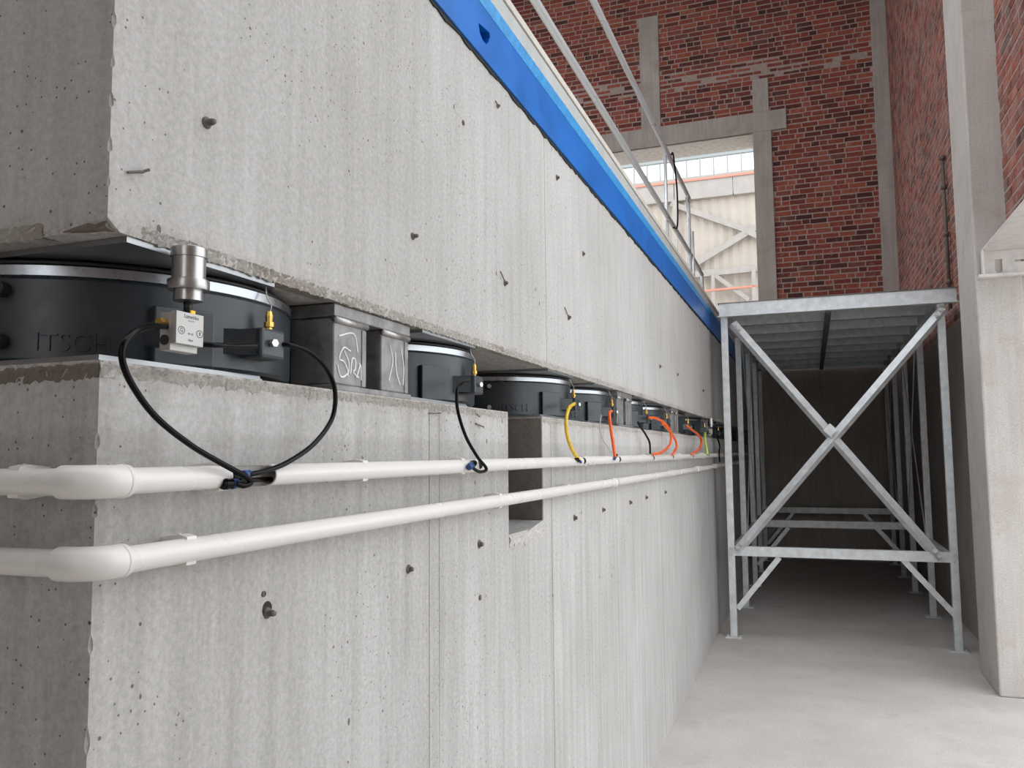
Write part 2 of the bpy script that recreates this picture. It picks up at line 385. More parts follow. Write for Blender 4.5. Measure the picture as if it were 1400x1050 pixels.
# right wall beyond the column (brick over a concrete base), and over the doorway
bm = NB(); box(bm, XR, XR+.4, 6.7, YB, 2.75, 10.4); box(bm, XR, XR+.4, 5.15, 6.7, 2.95, 10.4); box(bm, 2.6, 2.9, -8.3, .7, 0, 10.4)  # last box is unseen, added to keep side light off the block end
wr = struct(obj('wall_right', bm, 'mortar'))
bm = NB(); box(bm, XR-.03, XR+.4, 6.7, YB, 0, 2.75); obj('concrete_base', bm, 'conc_dark', wr)
brick_field(wr, lambda u, z, p: Vector((XR-p, u, z)), lambda q: q[1] < 400 and (q[0] > 1372 or q[0] < 1304),
            (5.15, YB-.02), (2.77, 9.5), [(6.2, 6.82, 0, 11), (3.0, 6.3, 2.0, 2.96)], rnd=random.Random(5), m='brick_dusty')
# concrete column and wall end at the doorway
t = thing('concrete_column', 'pale concrete column with a rough face standing right of the steel walkway', 'column', (1.92, 6.2, 0))
bm = NB(); box(bm, 1.915, 2.19, 6.2, 6.85, 0, 10.4, .012); obj('shaft', bm, 'conc_right', t, world=True)
bm = NB(); box(bm, 2.18, 2.75, 6.22, 6.7, 0, 2.75, .01); obj('wall_end', bm, 'conc_right', t, world=True)
o = NB(); box(o, 1.96, 2.9, 4.9, 6.2, 2.93, 2.948, .002); tag(obj('canopy_sheet', o, 'whitepaint'), 'thin white painted canopy sheet jutting from the right wall above the doorway', 'canopy')
# steel channel under the slab end
t = thing('steel_channel', 'short white painted steel channel with a slot, fixed to the concrete column', 'channel', (1.95, 6.2, 2.75))
bm = NB(); box(bm, 1.95, 2.7, 6.185, 6.20, 2.765, 2.93, .002); ob = obj('web', bm, 'whitepaint', t, world=True)
c1 = NB(); cyl(c1, (2.055, 6.1, 2.80), (2.055, 6.3, 2.80), .022, 20); c2 = NB(); box(c2, 2.033, 2.077, 6.1, 6.3, 2.80, 2.87); c3 = NB(); box(c3, 2.15, 2.6, 6.1, 6.3, 2.845, 2.86)
boolean(ob, [c1, c2, c3])
bm = NB(); box(bm, 1.925, 2.7, 6.13, 6.2, 2.745, 2.767, .006); obj('bottom_flange', bm, 'whitepaint', t, world=True)
bm = NB(); box(bm, 1.95, 1.965, 6.14, 6.2, 2.767, 2.93, .002); obj('end_plate', bm, 'whitepaint', t, world=True)
# conduit on the right brick wall
t = thing('wall_conduit', 'thin grey vertical conduit pipe fixed to the right brick wall', 'pipe', (2.08, 8.4, 2.92))
bm = NB(); cyl(bm, (2.085, 8.4, 2.9), (2.085, 8.4, 4.33), .016, 10); obj('tube', bm, 'rust', t, True, world=True)
for zc in (3.15, 3.6, 4.05, 4.33):
    bm = NB(); cyl(bm, (2.085, 8.4, zc-.02), (2.085, 8.4, zc+.02), .026, 10); obj('coupling', bm, 'rust', t, True, world=True)

# ------------------------------------------------------------------ hall wall seen through the opening
YF = 26.0
def far(px, py): return P(px, py, 1, YF)
bm = NB(); n = 150; xs = [-14+22*i/n for i in range(n+1)]
prev = None
for i, x in enumerate(xs):
    dy = 0 if i % 2 else .05
    a = bm.verts.new((x, YF+dy, 0)); b = bm.verts.new((x, YF+dy, 9.75)); 
    if prev: bm.faces.new((prev[0], a, b, prev[1]))
    prev = (a, b)
bm2 = bm; wf = struct(obj('wall_far', bm2, 'cladding'))
for k in range(12):
    x0 = -14+22*k/12; bm = NB(); box(bm, x0+.01, x0+22/12-.01, YF-.16, YF+.1, 9.62, 10.22, .01); obj('girder_panel', bm, 'farsteel', wf)
bm = NB(); box(bm, -14, 8, YF-.2, YF+.1, 10.2, 10.27); obj('rail', bm, 'redrail', wf)
bm = NB(); box(bm, -14, 8, YF-.16, YF+.1, 10.27, 10.36); obj('window_sill', bm, 'farsteel', wf)
bm = NB(); box(bm, -14, 8, YF-.1, YF+.06, 10.96, 11.06); obj('window_head', bm, 'mullion', wf)
pw = .425
for k in range(26):
    x = -9.4+pw*k
    bm = NB(); box(bm, x-.025, x+.025, YF-.08, YF+.04, 10.36, 10.96); obj('mullion', bm, 'mullion', wf)
    bm = NB(); box(bm, x+.025, x+pw-.025, YF-.02, YF-.01, 10.36, 10.96); obj('pane', bm, 'glass', wf)
bm = NB(); box(bm, -14, 8, YF-.12, YF+.1, 11.06, 13.5); obj('upper_cladding', bm, 'cladding', wf)
fb = [0]
def far_bar(nm, a, b, w, m='farsteel', d=.10):
    fb[0] += 1; a = far(*a); b = far(*b); a.y = b.y = YF-.1-.02*fb[0]; bm = NB(); extrude_profile(bm, a, b, [(-d/2, -w/2), (d/2, -w/2), (d/2, w/2), (-d/2, w/2)], side=(0, 1, 0)); fixn(bm); obj(nm, bm, m, wf)
far_bar('brace', (918, 280), (1032, 320), .17); far_bar('brace', (945, 366), (1034, 312), .2); far_bar('brace', (1022, 318), (1060, 336), .17)
far_bar('beam', (880, 384), (1060, 366), .2); far_bar('post', (924, 276), (926, 470), .14)
far_bar('brace', (975, 376), (1025, 412), .13); far_bar('post', (976, 376), (978, 450), .1); far_bar('post', (1031, 370), (1033, 450), .12)
far_bar('rail', (880, 408), (1060, 391), .06, 'redrail', .06)

# ------------------------------------------------------------------ lower foundation block
lower = thing('concrete_foundation', 'long pale grey lower concrete block carrying the row of air springs', 'foundation', (0, Y0, 0))
bm = NB(); box(bm, -3, 0, Y0, YB-.05, 0, ZL)
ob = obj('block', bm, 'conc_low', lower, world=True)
cuts = []
c = NB(); prism_yz(c, [(2.236, 1.355), (2.40, 1.362), (2.56, 1.385), (2.56, 1.9), (2.236, 1.9)], -.35, .1); cuts.append(c)
for y, w in ((1.712, .003), (1.765, .0018), (2.653, .004), (3.62, .003), (4.75, .0035), (5.9, .003), (7.1, .004), (8.4, .004)):
    c = NB(); box(c, -.008, .02, y-w/2, y+w/2, .02, 1.80); cuts.append(c)
c = NB()   # chipped near arris
for k in range(18):
    z = .1+k*.09+random.uniform(-.02, .02); s = random.uniform(.003, .006)
    r = bmesh.ops.create_icosphere(c, subdivisions=1, radius=s); 
    for v in r['verts']: v.co = Vector((v.co.x, Y0+v.co.y, z+v.co.z*random.uniform(1.5, 3.5)))
cuts.append(c)
boolean(ob, cuts)
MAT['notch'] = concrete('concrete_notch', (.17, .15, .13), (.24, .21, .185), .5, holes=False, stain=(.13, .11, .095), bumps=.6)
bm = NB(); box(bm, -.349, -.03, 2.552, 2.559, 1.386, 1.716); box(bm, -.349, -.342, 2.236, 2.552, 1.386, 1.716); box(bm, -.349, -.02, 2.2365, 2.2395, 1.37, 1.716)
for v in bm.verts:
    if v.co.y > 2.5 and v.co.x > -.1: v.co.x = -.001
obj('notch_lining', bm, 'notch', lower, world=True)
obj('notch_sill', rough_strip(2.24, 2.55, 1.338, 1.366, -.001, .008, .012, 3, 41, droop=.02, back=.01), 'conc_right', lower, world=True)
bm = NB(); rough = rough_strip(Y0, 11.5, 1.705, ZL, -.0005, .0032, .0055, 4, 11, droop=.008)
drop = [f for f in rough.faces if 2.22 < f.calc_center_median().y < 2.57]; bmesh.ops.delete(rough, geom=drop, context='FACES')
bm.free(); obj('mortar_bed_edge', rough, 'conc_edge', lower, world=True)
# grout layer seen on the near end
bm = rough_strip(-1.0, -.0, 1.700, ZL, -.0005, .004, .0055, 4, 12, droop=.005)
for v in bm.verts: v.co = Vector((v.co.y, Y0-v.co.x, v.co.z))
fixn(bm); obj('mortar_bed_edge', bm, 'conc_edge_dark', lower, world=True)
def tie_bolt(p, parent, r=.007, l=.018, washer=False):
    bm = NB(); x = p.x; r *= .72; l *= .9
    lp = [(r*1.7, 0), (r*1.7, .004), (r, .005), (r, l*.45), (r*.8, l*.5), (r, l*.55), (r*.8, l*.62), (r, l*.7), (r*.7, l)]
    lathe(bm, lp, 12)
    if washer:
        lathe(bm, [(r*3, -.002), (r*3, .0015), (r*2.4, .002)], 12, (.006, 0, 0))
    for v in bm.verts: v.co = Vector((v.co.z-.002, v.co.y, v.co.x))
    for v in bm.verts: v.co += p
    fixn(bm); obj('tie_bolt', bm, 'rust', parent, True, world=True)
for px, py, r, l in ((365, 838, .0075, .02), (558, 778, .008, .016), (655, 744, .009, .016), (785, 708, .010, .016), (824, 697, .009, .016), (861, 687, .010, .016), (883, 680, .01, .016), (909, 673, .01, .016), (656, 817, .006, .006), (360, 812, .004, .004)):
    tie_bolt(Wp(px, py), lower, r, l, px == 365)
def nail(a, b, parent, r=.0022):
    p, q = Wp(*a), Wp(*b); p.x = .003; q.x = .008; bm = NB(); cyl(bm, p, q, r, 8); obj('tie_wire', bm, 'rust', parent, world=True)
nail((585, 565), (598, 565), lower, .0016); nail((649, 579), (658, 584), lower, .002); nail((650, 566), (652, 570), lower, .002)

# ------------------------------------------------------------------ floating upper block
upper = thing('floating_concrete_block', 'massive pale grey concrete block floating on the row of air springs', 'concrete block', (0, Y0, ZU))
bm = NB(); box(bm, -3, 0, Y0+.004, YB-.05, ZU, 2.885)
ob = obj('block', bm, 'conc_up', upper, world=True)
cuts = []
c = NB(); box(c, -.16, .1, Y0-.2, YB+.2, 2.70, 3.0); cuts.append(c)
for y, w in ((2.62, .003), (4.7, .0025), (6.4, .003), (7.9, .004)):
    c = NB(); box(c, -.006, .02, y-w/2, y+w/2, 1.80, 2.80); cuts.append(c)
# broken corner: a wedge missing at the bottom near arris
c = NB(); pts = [(-.11, Y0-.01, ZU-.02), (.012, Y0-.01, ZU-.02), (.012, Y0+.055, ZU-.02), (.012, Y0-.012, ZU+.028), (-.10, Y0-.012, ZU+.012), (-.05, Y0+.03, ZU-.02)]
for q in pts: c.verts.new(q)
bmesh.ops.convex_hull(c, input=c.verts); cuts.append(c)
c = NB()
for k in range(14):
    z = ZU+.06+k*.055+random.uniform(-.008, .008); s = random.uniform(.003, .006)
    r = bmesh.ops.create_icosphere(c, subdivisions=1, radius=s)
    for v in r['verts']: v.co = Vector((v.co.x, Y0+.004+v.co.y, z+v.co.z*random.uniform(1.5, 3.5)))
cuts.append(c)
boolean(ob, cuts)
c = NB()
for q in [(-.10, Y0+.007, ZU+.001), (-.005, Y0+.007, ZU+.001), (-.005, Y0+.052, ZU+.001), (-.005, Y0+.009, ZU+.022), (-.088, Y0+.008, ZU+.008), (-.045, Y0+.004, ZU+.004), (-.06, Y0+.05, ZU+.001)]: c.verts.new(q)
bmesh.ops.convex_hull(c, input=c.verts); bmesh.ops.subdivide_edges(c, edges=c.edges[:], cuts=3, use_grid_fill=True)
for v in c.verts: v.co += Vector((random.uniform(-.002, .002), random.uniform(-.002, .002), random.uniform(-.001, .002)))
fixn(c); obj('broken_corner', c, 'conc_edge_dark', upper, world=True)
obj('broken_edge', rough_strip(Y0+.06, 9.5, ZU, ZU+.022, -.001, .0035, .0055, 5, 21, droop=.004), 'conc_edge', upper, world=True)
bm = rough_strip(-1.0, -.11, ZU, ZU+.022, -.001, .004, .0055, 5, 22, droop=.008)
for v in bm.verts: v.co = Vector((v.co.y, Y0+.004-v.co.x, v.co.z))
fixn(bm); obj('broken_edge', bm, 'conc_edge', upper, world=True)
for px, py, r, l in ((282, 168, .0075, .02), (564, 323, .007, .018), (690, 387, .008, .014), (777, 434, .009, .014), (761, 243, .009, .014), (797, 347, .009, .012), (902, 501, .011, .014), (926, 512, .011, .014), (961, 534, .012, .014), (680, 145, .006, .012), (633, 168, .006, .004)):
    tie_bolt(Wp(px, py), upper, r, l)
for a, b in (((172, 236), (190, 236)), ((190, 236), (198, 233)), ((683, 371), (687, 386)), ((771, 420), (774, 433)), ((676, 138), (679, 147))): nail(a, b, upper, .0019)

# blue edge beam along the block's top
edge = thing('blue_edge_beam', 'bright blue painted steel edge beam along the top of the floating block', 'beam', (0, Y0, ZB))
bm = NB(); box(bm, -.15, .010, Y0+.004, YB-.06, ZB, 2.855, .003); ob = obj('web', bm, 'blue', edge, world=True)
a = [Wp(*q, .01) for q in ((654, 31), (669, 44), (670, 50), (668, 57), (665, 61), (660, 55), (656, 45))]
c = NB(); prism_yz(c, [(v.y, v.z) for v in a], -.03, .05); boolean(ob, [c])
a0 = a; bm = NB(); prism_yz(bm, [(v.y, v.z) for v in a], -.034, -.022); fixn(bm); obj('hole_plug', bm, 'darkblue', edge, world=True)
bm = NB(); extrude_profile(bm, (0, Y0+.004, 0), (0, YB-.06, 0), [(.0, 2.855), (.010, 2.855), (.020, 2.886), (.0, 2.886)], side=(1, 0, 0))
for v in bm.verts: v.co.z = abs(v.co.z)
fixn(bm); obj('top_flange', bm, 'lit_blue', edge, world=True)
rs = random.Random(9); bm = NB(); pv = None; y = Y0
while y < 11:
    d = rs.uniform(0.001, .012); A = [bm.verts.new((.0035, y, ZB+.004)), bm.verts.new((.0045, y, ZB-.004-d)), bm.verts.new((-.004, y, ZB-.005-d))]
    if pv: bm.faces.new((pv[0], pv[1], A[1], A[0])); bm.faces.new((pv[1], pv[2], A[2], A[1]))
    pv = A; y += rs.uniform(.012, .05)
fixn(bm); obj('ragged_black_strip', bm, 'matt_black', edge, world=True)  # ragged black strip along the beam's lower edge
# platform on top: mortar, edge plate, tape, screed
deck = thing('platform_slab', 'thin pale platform slab edge above the blue edge beam', 'platform', (0, Y0, 2.885))
obj('mortar_bed', rough_strip(Y0+.004, 11, 2.886, 2.910, .004, .010, .02, 3, 31, back=.3), 'beige', deck, world=True)
bm = NB(); box(bm, -3, .006, Y0+.004, YB-.06, 2.908, 2.962); obj('edge_plate', bm, 'greyedge', deck, world=True)
bm = NB(); box(bm, -2.9, -.004, Y0+.004, YB-.06, 2.962, 2.978); obj('joint_tape', bm, 'tape', deck, world=True)
bm = NB(); box(bm, -3, .004, Y0+.004, YB-.06, 2.978, 3.005, .002); obj('top_board', bm, 'screed', deck, world=True)

# handrail on the platform
XH = -.3
hr = thing('handrail', 'galvanised two-rail pipe handrail on top of the concrete block', 'railing', (XH, 2, 3.005))
ZM, ZT = 3.70, 4.31
def rail_obj(nm, pts, r, n=6): 
    bm = NB(); tube(bm, catmull(pts, n), r, 12); obj(nm, bm, 'galv_rail', hr, True, world=True)
rail_obj('top_rail', [(XH, .9, ZT), (XH, 4, ZT), (XH, 8.3, ZT), (XH, 8.52, ZT-.03), (XH, 8.6, ZT-.14), (XH, 8.6, ZT-.5), (XH, 8.6, 3.0)], .021)
rail_obj('middle_rail', [(XH, .9, ZM), (XH, 4, ZM), (XH, 8.0, ZM), (XH, 9.5, ZM-.02), (XH, 9.62, ZM-.1), (XH, 9.65, 3.0)], .021)
for yy in (.95, 2.2, 7.3):
    bm = NB(); cyl(bm, (XH-.025, yy, 3.0), (XH-.025, yy, ZT), .016, 12); obj('post', bm, 'galv_rail', hr, True, world=True)
    bm = NB(); box(bm, XH-.08, XH+.03, yy-.05, yy+.05, 3.005, 3.015); obj('foot_plate', bm, 'galv_rail', hr, world=True)
for yy in (8.75,):
    bm = NB(); cyl(bm, (XH+.02, yy, 3.0), (XH+.02, yy, ZT-.35), .013, 12); obj('post', bm, 'galv_rail', hr, True, world=True)
bm = NB(); tube(bm, catmull([(XH+.03, 7.32, ZT), (XH+.035, 7.38, ZT+.03), (XH+.03, 7.5, ZT-.05), (XH+.04, 7.55, ZT-.3), (XH+.04, 7.5, ZT-.62), (XH+.03, 7.32, ZT-.68)], 6), .008, 8)
tag(obj('rail_cable', bm, 'hose_black', None, True), 'thin dark cable looped over the handrail near its far end', 'cable')

# ------------------------------------------------------------------ air spring isolators
R_ISO = .309; XI = -.02-R_ISO
def polar(az, r, z): a = math.radians(az); return Vector((r*math.cos(a), r*math.sin(a), z))
def clipped(bm, h, z0, z1, xf=None, yw=None):
    xf = h if xf is None else xf; yw = h if yw is None else yw
    pts = [(-h, -yw), (xf, -yw), (xf, .03), (.10, yw), (-h, yw)]
    A = [bm.verts.new((x, y, z0)) for x, y in pts]; B = [bm.verts.new((x, y, z1)) for x, y in pts]; n = len(pts)
    for i in range(n): bm.faces.new((A[i], A[(i+1) % n], B[(i+1) % n], B[i]))
    bm.faces.new(A[::-1]); bm.faces.new(B)
def make_isolator():
    t = thing('air_spring', 'x', 'air spring', (0, 0, 0), 'air springs in the gap between the blocks')
    h = R_ISO-.006
    bm = NB(); clipped(bm, h, 0, .006); clipped(bm, h-.004, .006, .011); obj('base_plate', bm, 'steel_plate', t)
    bm = NB(); lathe(bm, [(R_ISO-.004, .011), (R_ISO, .016), (R_ISO, .128), (R_ISO-.003, .132)], 96); o = obj('housing', bm, 'housing', t, True); smooth_by_angle(o, 30)
    bm = NB(); lathe(bm, [(R_ISO-.002, .132), (R_ISO+.001, .1335), (R_ISO+.001, .1475), (R_ISO-.002, .149)], 96); o = obj('clamp_ring', bm, 'alu', t, True); smooth_by_angle(o, 30)
    bm = NB(); lathe(bm, [(R_ISO-.009, .149), (R_ISO-.005, .152), (R_ISO-.005, .156), (R_ISO-.014, .1585), (R_ISO-.06, .159)], 96); obj('rubber_membrane', bm, 'rubber', t, True)
    bm = NB(); clipped(bm, .29, .1595, .1675, R_ISO+.016, .285); obj('top_plate', bm, 'steel_plate', t)
    # flat mounting pad
    bm = NB(); box(bm, R_ISO-.03, R_ISO+.010, -.046, .046, .012, .098, .003)
    for v in bm.verts: v.co = Matrix.Rotation(math.radians(-25), 3, 'Z') @ v.co
    p = obj('mounting_pad', bm, 'housing', t)
    for z in (.04, .112):
        bm = NB(); q = polar(-69, R_ISO, z); d = polar(-69, 1, 0); cyl(bm, q-d*.01, q+d*.020, .011, 16); o = obj('side_bolt', bm, 'rubber' , t); bm = NB(); cyl(bm, q+d*.020, q+d*.027, .008, 6); obj('bolt_head', bm, 'zinc', o)
    # embossed lettering bent round the housing
    bm = text_bm('ITSCH', .036, .002)
    for v in bm.verts:
        az = -52+math.degrees(v.co.x/R_ISO); v.co = polar(az, R_ISO+.0006+v.co.z, .038+v.co.y)
    obj('embossed_lettering', bm, 'housing', t)
    # valve block and its fittings
    bm = NB(); box(bm, R_ISO-.02, R_ISO+.042, -.034, .026, .034, .082, .005); vb = obj('valve_block', bm, 'block', t)
    bm = NB(); pts = [(R_ISO-.03, -.085), (R_ISO+.03, -.034), (R_ISO+.03, .0), (R_ISO-.03, .0)]
    A = [bm.verts.new((x, y, .038)) for x, y in pts]; B = [bm.verts.new((x, y, .078)) for x, y in pts]
    for i in range(4): bm.faces.new((A[i], A[(i+1) % 4], B[(i+1) % 4], B[i]))
    bm.faces.new(A[::-1]); bm.faces.new(B); fixn(bm); obj('bracket', bm, 'housing', t)
    bm = NB(); lathe(bm, [(.0055, .082), (.0055, .088), (.0085, .089), (.0085, .097), (.0055, .098), (.0065, .107), (.0045, .115)], 8, (R_ISO+.020, .012, 0)); obj('brass_valve', bm, 'brass', vb)
    bm = NB(); cyl(bm, (R_ISO+.040, -.010, .058), (R_ISO+.052, -.014, .058), .0065, 6); obj('hose_fitting', bm, 'zinc', vb)
    bm = NB(); cyl(bm, (R_ISO+.022, .024, .060), (R_ISO+.022, .040, .060), .0060, 6); obj('hose_fitting', bm, 'zinc', vb)
    bm = NB(); tube(bm, catmull([(R_ISO+.02, .012, .112), (R_ISO+.022, .014, .125), (R_ISO+.012, .016, .14), (R_ISO+.006, .02, .158)], 5), .0012, 6); obj('bleed_wire', bm, 'hose_clear', vb)
    return t
def dup(root, loc, label):
    r = root.copy(); COL.objects.link(r); r.location = loc; r['label'] = label
    for ch in list(root.children):
        c_ = ch.copy(); COL.objects.link(c_); c_.parent = r
        for g in ch.children:
            d = g.copy(); COL.objects.link(d); d.parent = c_
    return r
iso_y = [1.10, 1.97, 2.93, 3.555, 4.365, 5.03, 5.96, 6.93, 8.0, 8.9]
iso_lab = ['dark grey round air spring at the near block corner, behind the silver valve',
 'dark grey air spring just right of the nearest pair of steel support posts',
 'dark grey air spring spanning the dark notch, with the yellow hose',
 'dark grey air spring with a straight orange hose, left of the second steel support',
 'small dark grey air spring just right of the second steel support, thin black hose',
 'dark grey air spring fed by two curving orange hoses',
 'dark grey air spring with a single bowed orange hose near the walkway',
 'dark grey air spring with the lime green hose',
 'dark grey air spring beside the front left walkway leg',
 'farthest dark grey air spring visible behind the front left walkway leg']
iso = make_isolator()
isos = []
for i, y in enumerate(iso_y):
    loc = (XI, y, ZL)
    if i == 0: iso.location = loc; iso['label'] = iso_lab[0]; isos.append(iso)
    else: isos.append(dup(iso, loc, iso_lab[i]))

# ------------------------------------------------------------------ temporary steel supports
def support(y0, w, gap, depth, label, first):
    t = thing('support_stand', label, 'support', (-.012-depth/2, y0+w+gap/2, ZL), 'steel support stands between the air springs')
    L_ = 2*w+gap; x1 = -.012; x0 = x1-depth
    bm = NB(); box(bm, x0-.004, x1+.004, y0-.006, y0+L_+.006, ZU-.026, ZU-.002, .002); obj('top_plate', bm, 'support', t, world=True)
    bm = NB(); box(bm, x0-.004, x1+.006, y0-.008, y0+L_+.008, ZL, ZL+.012, .002); obj('bottom_plate', bm, 'support', t, world=True)
    for k in range(2):
        a = y0+k*(w+gap)
        bm = NB(); box(bm, x0, x1, a, a+w, ZL+.012, ZU-.026, .004)
        box(bm, x1-.004, x1+.0025, a+w*.86, a+w-.001, ZL+.014, ZU-.04, .001); p = obj('post', bm, 'support', t, world=True)
        bm = NB(); cyl(bm, (x1+.002, a-.004, ZU-.032), (x1+.000, a+w+.003, ZU-.032), .0065, 10)
        obj('weld_bead', bm, 'weld', p, True, world=True)
        if first:
            bm = NB()
            if k == 0: strokes = [[(.50, .62), (.28, .66), (.14, .45), (.30, .40), (.42, .22), (.20, .13), (.08, .34)], [(.30, .60), (.45, .40), (.42, .15)], [(.50, .20), (.55, .48), (.66, .48), (.66, .32), (.60, .24), (.78, .16)], [(.80, .40), (.80, .44)], [(.12, .85), (.6, .95), (.75, .62)], [(.70, .15), (.84, .4), (.86, .12)]]
            else: strokes = [[(.3, .9), (.4, .6), (.25, .2)], [(.5, .8), (.55, .4), (.7, .15)], [(.75, .9), (.85, .5), (.82, .15)]]
            for s in strokes:
                tube(bm, [Vector((x1+.0008, a+u*w*.98, ZL+.014+v*.108)) for u, v in [(q.x, q.y) for q in catmull([(q0, q1, 0) for q0, q1 in s], 6)]], .0016, 6)
            obj('chalk_mark', bm, 'chalk', p, world=True)
    return t
support(1.327, .115, .068, .10, 'pair of chalk-marked steel support posts nearest the block corner', True)
support(3.735, .115, .08, .06, 'second pair of steel support posts, between the straight orange and thin black hoses', False)
support(5.29, .10, .08, .06, 'third small pair of steel support posts, left of the bowed orange hose', False)
support(7.30, .11, .08, .08, 'fourth pair of steel support posts, next to the walkway leg', False)

# ------------------------------------------------------------------ level control valve at the corner spring
def level_valve(y, label, detail=True, dz=0.0):
    xb = .018
    t = thing('level_valve', label, 'valve', (xb, y, ZL+.03), 'silver levelling valves')
    cx, cy = .028, y+.008
    bm = NB(); lathe(bm, [(.0225, ZU-.047), (.0225, ZU-.016), (.0245, ZU-.0155), (.0245, ZU-.003), (.0235, ZU-.002)], 32, (cx, cy, 0)); o = obj('cylinder', bm, 'silver', t, True, world=True); smooth_by_angle(o)
    bm = NB(); lathe(bm, [(.0275, ZU-.061), (.028, ZU-.060), (.028, ZU-.048), (.0275, ZU-.047)], 32, (cx, cy, 0)); o = obj('collar', bm, 'silver', t, True, world=True); smooth_by_angle(o)
    bm = NB(); lathe(bm, [(.015, ZU-.077), (.0195, ZU-.076), (.0195, ZU-.061)], 32, (cx, cy, 0)); o = obj('lower_sleeve', bm, 'silver', t, True, world=True); smooth_by_angle(o)
    bm = NB(); cyl(bm, (cx, cy, ZU-.093), (cx, cy, ZU-.074), .006, 12); obj('plunger', bm, 'rubber', t, True, world=True)
    bm = NB(); cyl(bm, (cx, cy+.003, ZU-.095), (cx, cy+.003, ZU-.089), .008, 6); obj('brass_nut', bm, 'yellow', t, world=True)
    zt = ZU-.0945; zb = zt-.053; y0, y1 = y-.026, y+.026
    bm = NB(); box(bm, .012, .030, y0, y1, zb, zt-.0015, .001); bd = obj('valve_body', bm, 'satin', t, world=True)
    bm = NB(); box(bm, .030, .0400, y0+.0, y1, zb+.009, zt, .0006); fp = obj('front_panel', bm, 'satin', t, world=True)
    bm = NB(); cyl(bm, (.021, y0-.0015, zb+.014), (.021, y0+.002, zb+.014), .007, 20); obj('port_recess', bm, 'ink', bd, world=True)
    for (a, b) in (((.021, y0+.001, zt-.016), (.021, y0-.012, zt-.016)), ((.018, y1-.001, zb+.018), (.018, y1+.013, zb+.018))):
        bm = NB(); cyl(bm, a, b, .006, 6); obj('hose_fitting', bm, 'brass', bd, world=True)
    bm = NB(); cyl(bm, (.018, y1, zb+.033), (.018, y1+.004, zb+.033), .0045, 10); obj('brass_plug', bm, 'yellow', bd, world=True)
    bm = NB(); box(bm, -.03, .012, y-.012, y+.012, zb+.01, zt-.01, .001); obj('mounting_bracket', bm, 'housing', bd, world=True)
    if detail:
        for s, size, u, v in (('Lamnizka', .0075, .002, .017), ('on-15-d', .0034, .001, .0115), ('G', .0085, -.0165, -.003), ('8', .0075, .0185, -.004), ('VBW', .0045, .001, -.0155), ('o~o', .006, .001, -.006)):
            bm = text_bm(s, size)
            for q in bm.verts: q.co = Vector((.0402, y+u+q.co.x, (zt+zb)/2+.004+v+q.co.y))
            obj('print', bm, 'ink', fp, world=True)
        for u, v in ((-.0165, -.003), (.0185, -.004)):
            bm = NB(); ring = [Vector((.0402, y+u+.0060*math.cos(a*math.pi/10), (zt+zb)/2+.004+v+.0050*math.sin(a*math.pi/10))) for a in range(21)]; tube(bm, ring, .0004, 4); obj('print', bm, 'ink', fp, world=True)
    return t
level_valve(.886, 'silver levelling valve with printed front panel at the near corner spring')
level_valve(7.15, 'far silver levelling valve beside the fourth support near the walkway leg', False)

# ------------------------------------------------------------------ white conduit pipes
XP, RP = .036, .0165
def hollow(bm, a, b, ro, ri, seg=28):
    a = Vector(a); b = Vector(b); d, s, u = frame_axes(b-a); rr = []
    for p, r in ((a, ro), (b, ro), (b, ri), (a, ri)):
        rr.append([bm.verts.new(p+(s*math.cos(2*math.pi*i/seg)+u*math.sin(2*math.pi*i/seg))*r) for i in range(seg)])
    for k in range(4):
        A, B = rr[k], rr[(k+1) % 4]
        for i in range(seg): bm.faces.new((A[i], A[(i+1) % seg], B[(i+1) % seg], B[i]))
    return fixn(bm)
def elbow(z, parent, rs=.0205, R=.036, le=.012, ls=.010):
    yc = Y0-XP; path = [Vector((XP-R-le, yc, z))]
    for k in range(11):
        a = math.pi/2*k/10; path.append(Vector((XP-R+R*math.sin(a), yc+R-R*math.cos(a), z)))
    path.append(Vector((XP, yc+R+ls, z)))
    bm = NB(); tube(bm, path, rs, 28); o = obj('elbow', bm, 'pvc', parent, True, world=True); smooth_by_angle(o, 50)
    e = path[-1]; bm = NB(); lathe(bm, [(rs-.002, -.003), (rs+.0005, -.002), (rs+.0005, .002), (rs-.002, .003)], 28)
    for v in bm.verts: v.co = Vector((e.x+v.co.x, e.y-.006+v.co.z, e.z+v.co.y))
    fixn(bm); obj('socket_rim', bm, 'pvc', parent, True, world=True)
def clip(y, z, parent, left=False):
    bm = NB(); pts = []
    for k in range(15):
        a = math.radians(-205+k*230/14)+math.radians(90); pts.append((math.cos(a), math.sin(a)))
    w = .009; ro = RP+.004
    prof = [(XP+ro*c, z+ro*s) for c, s in pts]
    for sgn in (1, -1):
        # saddle: base foot on the wall and jaws hugging the pipe
        A = [(.0, z+sgn*.018), (XP-.006, z+sgn*.0215), (XP+.007, z+sgn*.0188), (XP+.008, z+sgn*.0145), (XP-.006, z+sgn*.0160), (.0, z+sgn*.010)]
        V0 = [bm.verts.new((x, y-w, zz)) for x, zz in A]; V1 = [bm.verts.new((x, y+w, zz)) for x, zz in A]; n = len(A)
        for i in range(n): bm.faces.new((V0[i], V0[(i+1) % n], V1[(i+1) % n], V1[i]))
        bm.faces.new(V0); bm.faces.new(V1[::-1])
    box(bm, 0, .012, y-w*.8, y+w*.8, z-.018, z+.018)
    cyl(bm, (XP-.010, y-.004, z+.0185), (XP-.010, y-.004, z+.0225), .0022, 8)
    if left:
        for v in bm.verts: v.co = Vector((v.co.y, Y0-v.co.x, v.co.z))
    fixn(bm); obj('pipe_clip', bm, 'pvc', parent, world=True)
zp1, zp2 = 1.571, 1.475
g0, g1 = Wp(306, 655, XP).y, Wp(366, 655, XP).y
